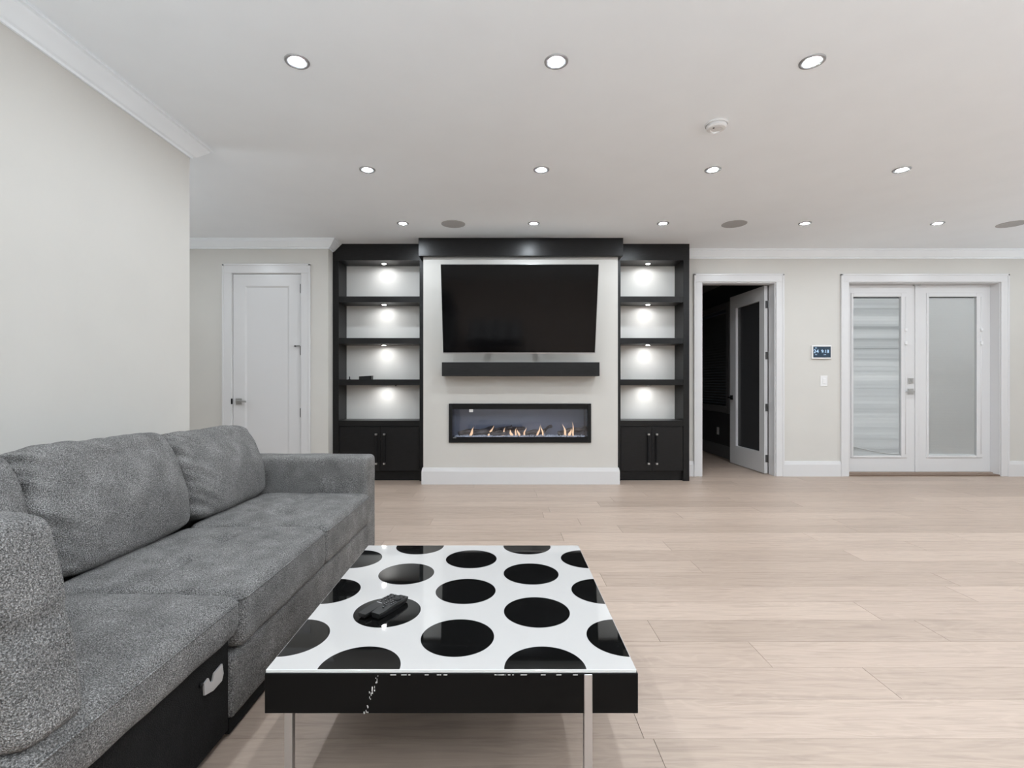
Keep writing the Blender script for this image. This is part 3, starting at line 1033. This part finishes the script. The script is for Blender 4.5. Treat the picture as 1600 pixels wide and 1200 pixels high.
for (x, y, lab) in ((-0.515, 5.2, 'round grey ceiling speaker grille above the bookcase with the small black box'),
                    (2.43, 5.2, 'round grey ceiling speaker grille in front of the open door'),
                    (5.34, 5.2, 'round grey ceiling speaker grille in front of the patio doors')):
    o = thing('ceiling_speaker', lab, 'speaker', (x, y, CEIL), group='ceiling speakers')
    lathe('rim', (x, y, CEIL), [(0.124, 0), (0.124, -0.004), (0.118, -0.006), (0.117, 0)], M['grille'], o, 48)
    lathe('grille', (x, y, CEIL), [(0.1175, -0.004), (0, -0.005)], M['grille'], o, 48)
o = thing('smoke_detector', 'round white smoke detector on the ceiling', 'smoke detector', (1.376, 3.19, CEIL))
lathe('mounting_base', (1.376, 3.19, CEIL), [(0.070, 0), (0.070, -0.010), (0.066, -0.012)], M['whiteplastic'], o, 40)
lathe('cover', (1.376, 3.19, CEIL), [(0.062, -0.010), (0.062, -0.026), (0.055, -0.034), (0.036, -0.037), (0.034, -0.034), (0, -0.036)], M['whiteplastic'], o, 40)
lathe('test_button', (1.350, 3.17, CEIL), [(0.006, -0.036), (0.005, -0.039), (0, -0.039)], M['black'], o, 12)

# ---------------------------------------------------------------- coffee table
TX0, TX1, TY0, TY1, TZ = -0.634, 0.362, 1.322, 2.337, 0.414
ct = thing('coffee_table', 'square coffee table with white glass top printed with black polka dots', 'coffee table', ((TX0 + TX1) / 2, (TY0 + TY1) / 2, 0))
AZ0 = 0.414 - 0.116
bm = bmesh.new()
add_box(bm, TX0 + 0.0, TX1, TY0, TY1, AZ0, TZ - 0.009, 0.0015, 1)
ap = finish('apron', bm, M['lacquer'], ct)
bm = bmesh.new()
add_box(bm, TX0 + 0.002, TX1 - 0.004, TY0 + 0.002, TY1 - 0.002, TZ - 0.009, TZ, 0.0012, 1)
for f in bm.faces:
    f.material_index = 0 if f.normal.z > 0.5 else 1
bm.normal_update()
for f in bm.faces:
    f.material_index = 0 if abs(f.normal.z) > 0.9 else 1
top = finish('glass_top', bm, [M['whiteglass'], M['clearedge']], ct)
RD = 0.110


def clip_disc(cx, cy, r, x0, x1, y0, y1):
    pts = [(cx + r * cos(2 * pi * k / 96), cy + r * sin(2 * pi * k / 96)) for k in range(96)]

    def cut(pp, inside, inter):
        out = []
        for i, p in enumerate(pp):
            q = pp[i - 1]
            if inside(p):
                if not inside(q): out.append(inter(q, p))
                out.append(p)
            elif inside(q):
                out.append(inter(q, p))
        return out

    def ix(c):
        return lambda q, p: (c, q[1] + (p[1] - q[1]) * (c - q[0]) / (p[0] - q[0]))

    def iy(c):
        return lambda q, p: (q[0] + (p[0] - q[0]) * (c - q[1]) / (p[1] - q[1]), c)
    pts = cut(pts, lambda p: p[0] >= x0, ix(x0))
    pts = cut(pts, lambda p: p[0] <= x1, ix(x1))
    pts = cut(pts, lambda p: p[1] >= y0, iy(y0))
    pts = cut(pts, lambda p: p[1] <= y1, iy(y1))
    return pts


for row in range(7):
    cy = 1.330 + 0.1655 * row
    cols = (-0.385, 0.115) if row % 2 == 0 else (-0.636, -0.135, 0.365)
    for cx in cols:
        pts = clip_disc(cx, cy, RD, TX0 + 0.004, TX1 - 0.006, TY0 + 0.004, TY1 - 0.004)
        if len(pts) < 3: continue
        bm = bmesh.new()
        lo = [bm.verts.new((a, b, TZ - 0.002)) for a, b in pts]
        hi = [bm.verts.new((a, b, TZ + 0.0002)) for a, b in pts]
        bm.faces.new(hi)
        for k in range(len(pts)):
            bm.faces.new([lo[k], lo[(k + 1) % len(pts)], hi[(k + 1) % len(pts)], hi[k]])
        finish('polka_dot', bm, M['blackglass'], top)
LG = 0.022
# one leg let into each side, turned about the table like a pinwheel
for (x0, x1, y0, y1, full) in ((0.362 - 0.144, 0.362 - 0.122, TY0 - 0.0015, TY0 + LG, True),
                               (TX0 - 0.0015, TX0 + LG, TY0 + 0.122, TY0 + 0.144, True),
                               (TX0 + 0.122, TX0 + 0.144, TY1 - LG, TY1 + 0.0015, True),
                               (TX1 - LG, TX1 + 0.0015, TY1 - 0.144, TY1 - 0.122, True)):
    box('leg', x0, x1, y0, y1, 0, TZ - 0.011, M['steel'], ct, 0.0012, 1)
# chips in the lacquer on the near side
rc = random.Random(11)
bm = bmesh.new()
for k in range(40):
    t = rc.random()
    if k < 22:
        px, pz = -0.33 - 0.035 * t + rc.gauss(0, 0.004), 0.40 - 0.10 * t
    elif k < 42:
        px, pz = rc.uniform(-0.30, 0.2), TZ - 0.0125
    else:
        px, pz = rc.uniform(-0.3, 0.2), AZ0 + 0.006
    w, h = rc.uniform(0.0006, 0.0016), rc.uniform(0.001, 0.004)
    if 22 <= k < 42: w, h = rc.uniform(0.001, 0.008), 0.0012
    add_box(bm, px - w, px + w, TY0 - 0.0004, TY0 + 0.0004, pz - h, pz + h)
tag(finish('paint_chip', bm, M['chip'], ap), kind='stuff')


# remotes
def remote(name, label, cx, cy, ang, L, Wd, Hh, style):
    r = thing(name, label, 'remote', (cx, cy, TZ), (0, 0, ang), group='remote controls on the table', local=True)
    z0 = 0.0005
    bm = bmesh.new()
    # boat-shaped hull: raised at both ends, narrower under
    prof = []
    n = 14
    rows = []
    for k in range(n + 1):
        t = k / n
        yy = -L / 2 + L * t
        e = 1 - abs(2 * t - 1) ** 6
        wtop = Wd / 2 * (0.80 + 0.20 * e) if style else Wd / 2 * (0.86 + 0.14 * e)
        wbot = wtop * 0.78
        zt = Hh * (0.92 + 0.08 * cos(2 * pi * (t - 0.5)))
        zb = z0 + 0.004 * abs(2 * t - 1) ** 3
        rows.append([bm.verts.new(p) for p in ((-wbot, yy, zb), (wbot, yy, zb), (wtop, yy, zt * 0.72), (wtop * 0.93, yy, zt),
                                               (-wtop * 0.93, yy, zt), (-wtop, yy, zt * 0.72))])
    for A, B in zip(rows, rows[1:]):
        for k in range(6):
            bm.faces.new([A[k], A[(k + 1) % 6], B[(k + 1) % 6], B[k]])
    bm.faces.new(rows[0][::-1]); bm.faces.new(rows[-1])
    finish('body', bm, M['black'], r)
    if style:      # round navigation pad and a block of keys
        lathe('navigation_pad', (0, L * 0.24, Hh * 0.985), [(0.0135, 0), (0.0135, 0.0022), (0.007, 0.0015), (0, 0.0025)], M['blackmetal'], r, 24)
        keys = [(-0.011, 0.09), (0, 0.09), (0.011, 0.09), (-0.011, 0.02), (0, 0.02), (0.011, 0.02), (-0.010, -0.05), (0.010, -0.05),
                (-0.010, -0.12), (0, -0.15), (0.0, -0.24), (-0.009, 0.40), (0.009, 0.40)]
    else:
        keys = [(-0.008, 0.42), (0.008, 0.42), (-0.008, 0.33), (0.008, 0.33), (-0.008, 0.24), (0.008, 0.24), (-0.008, 0.14), (0.008, 0.14), (0, 0.05)]
        box('logo_strip', -0.011, 0.011, L * 0.0, L * 0.012, Hh * 0.97, Hh * 1.0 + 0.0008, M['button'], r)
    for (kx, kt) in keys:
        bm = bmesh.new()
        add_lathe(bm, (kx, L * kt, Hh * 0.97), [(0.0036, 0), (0.0034, 0.0022), (0, 0.0026)], 10)
        k = finish('key', bm, M['blackmetal'], r)
        bm = bmesh.new()
        add_lathe(bm, (kx, L * kt, Hh * 0.97), [(0.0014, 0.0025), (0, 0.0031)], 8)
        finish('key_mark', bm, M['button'], k)
    return r


remote('remote_control', 'slim black remote with plain lower half lying on the polka dot table', -0.418, 1.683, -atan2(0.076, 0.145), 0.165, 0.036, 0.020, 0)
remote('remote_control', 'black remote with round navigation pad lying on the polka dot table', -0.3775, 1.672, -atan2(0.067, 0.132), 0.150, 0.042, 0.024, 1)

# ---------------------------------------------------------------- sofa
SY, SX = 1.70, -0.895
sofa = thing('sectional_sofa', 'grey fabric sectional sofa with tufted seat cushions along the wall', 'sofa', (SX, SY, 0), (0, 0, R(-1.0)), local=True)


def soft_box(a, b, c, r, nx, ny, nz):
    """grid surface of a rounded box, centred; returns bmesh"""
    bm = bmesh.new()
    grid = {}

    def coord(i, n, h):
        t = -1 + 2 * i / n
        return h * (t * 1.0 + 0.0) if n < 4 else h * sin(t * pi / 2 * 0.86) / sin(pi / 2 * 0.86)

    def vert(i, j, k):
        key = (i, j, k)
        if key not in grid:
            p = Vector((coord(i, nx, a), coord(j, ny, b), coord(k, nz, c)))
            q = Vector((max(-(a - r), min(a - r, p.x)), max(-(b - r), min(b - r, p.y)), max(-(c - r), min(c - r, p.z))))
            d = p - q
            if d.length > 1e-9:
                d = d.normalized() * r
            grid[key] = bm.verts.new(q + d)
        return grid[key]
    for i in range(nx):
        for j in range(ny):
            for k in (0, nz):
                bm.faces.new([vert(i, j, k), vert(i + 1, j, k), vert(i + 1, j + 1, k), vert(i, j + 1, k)])
    for i in range(nx):
        for k in range(nz):
            for j in (0, ny):
                bm.faces.new([vert(i, j, k), vert(i + 1, j, k), vert(i + 1, j, k + 1), vert(i, j, k + 1)])
    for j in range(ny):
        for k in range(nz):
            for i in (0, nx):
                bm.faces.new([vert(i, j, k), vert(i, j + 1, k), vert(i, j + 1, k + 1), vert(i, j, k + 1)])
    return bm


def cushion(name, parent, size, r, mtx, puff, dimples=(), wrinkle=0.0, gather=0.0, seed=0, res=0.02, side=0.0, pinch=0.0, m=None, bend=0.0, belly=0.0):
    a, b, c = (s / 2 for s in size)
    bm = soft_box(a, b, c, r, max(6, int(size[0] / res)), max(6, int(size[1] / res)), max(4, int(size[2] / res)))
    for v in bm.verts:
        x, y, z = v.co
        u, w, h = x / a, y / b, z / c
        prof = max(0, 1 - u * u) ** 0.38 * max(0, 1 - w * w) ** 0.38
        s = 1 if z > 0 else -1
        k = min(1, abs(h) * 1.2)
        z += s * k * puff * prof
        # plump sides
        bul = (1 - h * h) * side
        x += bul * u * abs(u) ** 3
        y += bul * w * abs(w) ** 3
        # corners pulled in
        cr = (abs(u) * abs(w)) ** 6
        x -= pinch * cr * u; y -= pinch * cr * w
        if s > 0:
            for (dx, dy, rad, dep) in dimples:
                dd = sqrt((x - dx) ** 2 + (y - dy) ** 2)
                z -= k * dep * math.exp(-(dd / rad) ** 2)
                # star creases running out of each tuft
                an = atan2(y - dy, x - dx)
                z -= k * dep * 0.30 * math.exp(-(dd / (rad * 3.2))) * max(0, cos(2 * an + seed)) ** 6
        if bend:
            z -= bend * max(0, w + 0.25) ** 2
            if s > 0: z += k * belly * max(0, 1 - u * u) ** 0.5 * max(0, 1 - (w + 0.35) ** 2) ** 1.0
        p = Vector((x, y, z))
        n = noise.noise(p * 5.0 + Vector((seed * 3.1, seed, 0))) * 0.6 + noise.noise(p * 11.0 + Vector((seed, 7, seed))) * 0.4
        d = wrinkle * n
        if gather:
            g = max(0, (-u - 0.45) / 0.55) + 0.45 * max(0, (w - 0.6) / 0.4)
            f = noise.noise(Vector((x * 4, y * 24 + x * 16, seed))) - 0.25
            d += gather * g * f
        nd = Vector((x * 0.15, y * 0.15, z)).normalized() if k > 0.3 else Vector((u, w, 0)).normalized()
        v.co = p + nd * d
    bmesh.ops.transform(bm, matrix=mtx, verts=bm.verts)
    return finish(name, bm, m or M['fabric'], parent, smooth=True)


def seam(parent, size, r, mtx, zrel, inset=0.0):
    """stitched seam cord round a cushion"""
    a, b = size[0] / 2 - inset, size[1] / 2 - inset
    pts = []
    for (cx, cy, a0) in ((a - r, b - r, 0), (-a + r, b - r, 90), (-a + r, -b + r, 180), (a - r, -b + r, 270)):
        for k in range(6):
            t = R(a0 + 18 * k)
            pts.append(mtx @ Vector((cx + r * cos(t), cy + r * sin(t), zrel)))
    pts.append(pts[0])
    tube('seam', pts, 0.0028, M['fabric'], parent, 6)


fab = M['fabric']
YN, YA, YB_, YC, YO = -0.79, -0.03, 0.735, 1.485, 1.695
# fabric covered base and the black dust cover under it
bm = soft_box(0.475, (YC - (-0.052)) / 2, 0.105, 0.012, 20, 40, 8)
bmesh.ops.translate(bm, verts=bm.verts, vec=(-0.475, (YC - 0.052) / 2, 0.165))
for v in bm.verts:
    if v.co.x > -0.01:
        v.co.x += 0.003 * noise.noise(Vector((0, v.co.y * 9, v.co.z * 5)))
finish('seat_base', bm, fab, sofa, smooth=True)
box('plinth', -0.93, -0.012, -0.052, YO - 0.03, 0.012, 0.062, M['blackcloth'], sofa)
for (fx_, fy_) in ((-0.07, 0.02), (-0.07, YO - 0.08), (-0.9, 0.02), (-0.9, YO - 0.08), (-0.07, YN + 0.06), (-0.9, YN + 0.06)):
    tube('foot', [(fx_, fy_, 0), (fx_, fy_, 0.03)], [0.022, 0.026], M['black'], sofa, 12)
# uncovered black joint face of the near unit, with its bracket
bm = bmesh.new()
add_box(bm, -0.93, -0.012, YN, -0.054, 0.028, 0.342, 0.006, 2)
jp = finish('joint_panel', bm, M['blackcloth'], sofa)
bm = bmesh.new()
br = [(-0.099, 0.273), (-0.092, 0.238), (-0.101, 0.219), (-0.147, 0.216), (-0.191, 0.228), (-0.193, 0.251), (-0.193, 0.265), (-0.172, 0.27), (-0.162, 0.249), (-0.151, 0.248), (-0.142, 0.267)]
f0 = [bm.verts.new((-0.014, p, q)) for p, q in br]
f1 = [bm.verts.new((-0.007, p, q)) for p, q in br]
bm.faces.new(f1); bm.faces.new(f0[::-1])
for k in range(len(br)):
    bm.faces.new([f0[k], f1[k], f1[(k + 1) % len(br)], f0[(k + 1) % len(br)]])
bk = finish('connector_bracket', bm, M['zinc'], jp)
tube('screw', [(-0.008, -0.212, 0.272), (-0.002, -0.212, 0.272)], 0.007, M['blackmetal'], jp, 10)
# arm
bm = soft_box(0.475, (YO - YC) / 2, 0.325, 0.035, 34, 12, 26)
bmesh.ops.translate(bm, verts=bm.verts, vec=(-0.475, (YO + YC) / 2, 0.06 + 0.315))
for v in bm.verts:
    if v.co.z > 0.6:
        v.co.z += 0.004 * noise.noise(v.co * 6)
    v.co.y += 0.004 * noise.noise(v.co * 5)
finish('armrest', bm, fab, sofa, smooth=True)
# back frame
bm = soft_box(0.09, (YO - YN) / 2, 0.32, 0.03, 8, 60, 24)
bmesh.ops.translate(bm, verts=bm.verts, vec=(-1.04, (YO + YN) / 2, 0.38))
finish('back_frame', bm, fab, sofa, smooth=True)

# seat cushions
SD = 0.70
for (y0, y1, z0, seed, xo) in ((YN, YA, 0.345, 1, 0.018), (YA, YB_, 0.283, 2, 0.02), (YB_, YC, 0.283, 3, 0.02)):
    w = y1 - y0 - 0.008
    hgt = 0.468 - z0
    mtx = Matrix.Translation((xo - SD / 2, (y0 + y1) / 2, z0 + hgt / 2))
    dim = {1: [(-0.09, 0.14, 0.055, 0.050), (-0.09, -0.16, 0.05, 0.04)],
           2: [(-0.05, -0.14, 0.050, 0.046), (-0.05, 0.17, 0.050, 0.044)],
           3: [(0.02, -0.12, 0.050, 0.044), (-0.02, 0.18, 0.045, 0.036)]}[seed]
    c = cushion('seat_cushion', sofa, (SD, w, hgt), 0.035, mtx, 0.026, dim, 0.008, 0, seed, 0.013, 0.003)
    seam(c, (SD + 0.004, w + 0.002), 0.035, mtx, hgt / 2 - 0.020)

# back cushions, leaning on the frame
for (y0, y1, seed, hh, dz, lean) in ((YN - 0.03, YA - 0.004, 5, 0.50, 0.0, 11), (YA + 0.002, YB_ - 0.002, 6, 0.49, 0, 11), (YB_ + 0.004, YC - 0.012, 9, 0.465, 0, 11)):
    s, c_ = sin(R(lean)), cos(R(lean))
    w = y1 - y0
    up, nn = Vector((-s, 0, c_)), Vector((c_, 0, s))
    pb = Vector((-0.640, (y0 + y1) / 2, 0.480 + dz))
    ctr = pb + up * (hh / 2) - nn * 0.085
    mtx = Matrix(((0, up.x, nn.x, ctr.x), (1, up.y, nn.y, ctr.y), (0, up.z, nn.z, ctr.z), (0, 0, 0, 1)))
    cushion('back_cushion', sofa, (w, hh, 0.17), 0.045, mtx, 0.020, (), 0.012, 0.030, seed, 0.011, 0.006, 0.025, bend=0.032, belly=0.040)

# loose cushion standing across the near seat
lc = thing('loose_cushion', 'plump grey cushion standing on the near end of the sofa seat', 'cushion', (-1.235, 1.005, 0.462), (0, 0, R(-1.0)), local=True)
Wc, Hc, Tc = 0.72, 0.44, 0.15
lean = R(5)
up, nn = Vector((0, sin(lean), cos(lean))), Vector((0, -cos(lean), sin(lean)))
ctr = Vector((0, 0, 0.0)) + up * (Hc / 2)
mtx = Matrix(((1, up.x, nn.x, ctr.x), (0, up.y, nn.y, ctr.y), (0, up.z, nn.z, ctr.z), (0, 0, 0, 1)))
cov = cushion('cover', lc, (Wc, Hc, Tc), 0.030, mtx, 0.014, (), 0.020, 0.006, 14, 0.011, 0.006, 0.015)
for v in cov.data.vertices:      # narrower towards the top, creased across the middle, slumped at the foot
    t = v.co.z / Hc
    rt = max(0, v.co.x / 0.36)
    v.co.x += -0.13 * max(0, t) ** 0.9 * rt
    cr = math.exp(-((t - 0.44 - 0.10 * rt) / 0.045) ** 2)
    v.co.x -= 0.008 * cr * rt ** 3
    v.co.y += 0.004 * cr * rt ** 2 * (1 if v.co.y < 0 else 0)
    cr2 = math.exp(-((t - 0.86) / 0.035) ** 2)
    v.co.y += 0.010 * cr2 * (1 if v.co.y < 0 else 0)

# ---------------------------------------------------------------- unseen uplighters added as fill light for ceiling and walls
FILL_Z = 1.40
for k, (x, y, mm, lab) in enumerate(((-1.5, -0.9, 'fill', 'behind the sofa end'), (1.0, -1.3, 'fill', 'in the middle of the rear floor'),
                                     (3.4, -0.6, 'fill', 'on the bare rear floor'), (6.5, 1.2, 'fill', 'on the bare floor out from the patio doors'),
                                     (7.3, 4.3, 'fill_low', 'near the wall beyond the patio doors'), (-3.85, 3.2, 'fill_low', 'in the hallway'))):
    o = thing('fill_lamp', 'unseen steel uplighter added as fill light ' + lab, 'floor lamp', (x, y, 0), group='added fill lamps')
    lathe('base', (x, y, 0), [(0, 0), (0.15, 0), (0.15, 0.012), (0.02, 0.022), (0, 0.022)], M['steel'], o, 32)
    tube('pole', [(x, y, 0.02), (x, y, FILL_Z - 0.09)], 0.011, M['steel'], o, 12)
    lathe('bowl', (x, y, FILL_Z), [(0, -0.09), (0.05, -0.085), (0.14, -0.04), (0.19, 0.02), (0.185, 0.02), (0.135, -0.034), (0, -0.05)], M['trim'], o, 32)
    lathe('diffuser', (x, y, FILL_Z), [(0.165, 0.0), (0, 0.004)], M[mm], o, 32)
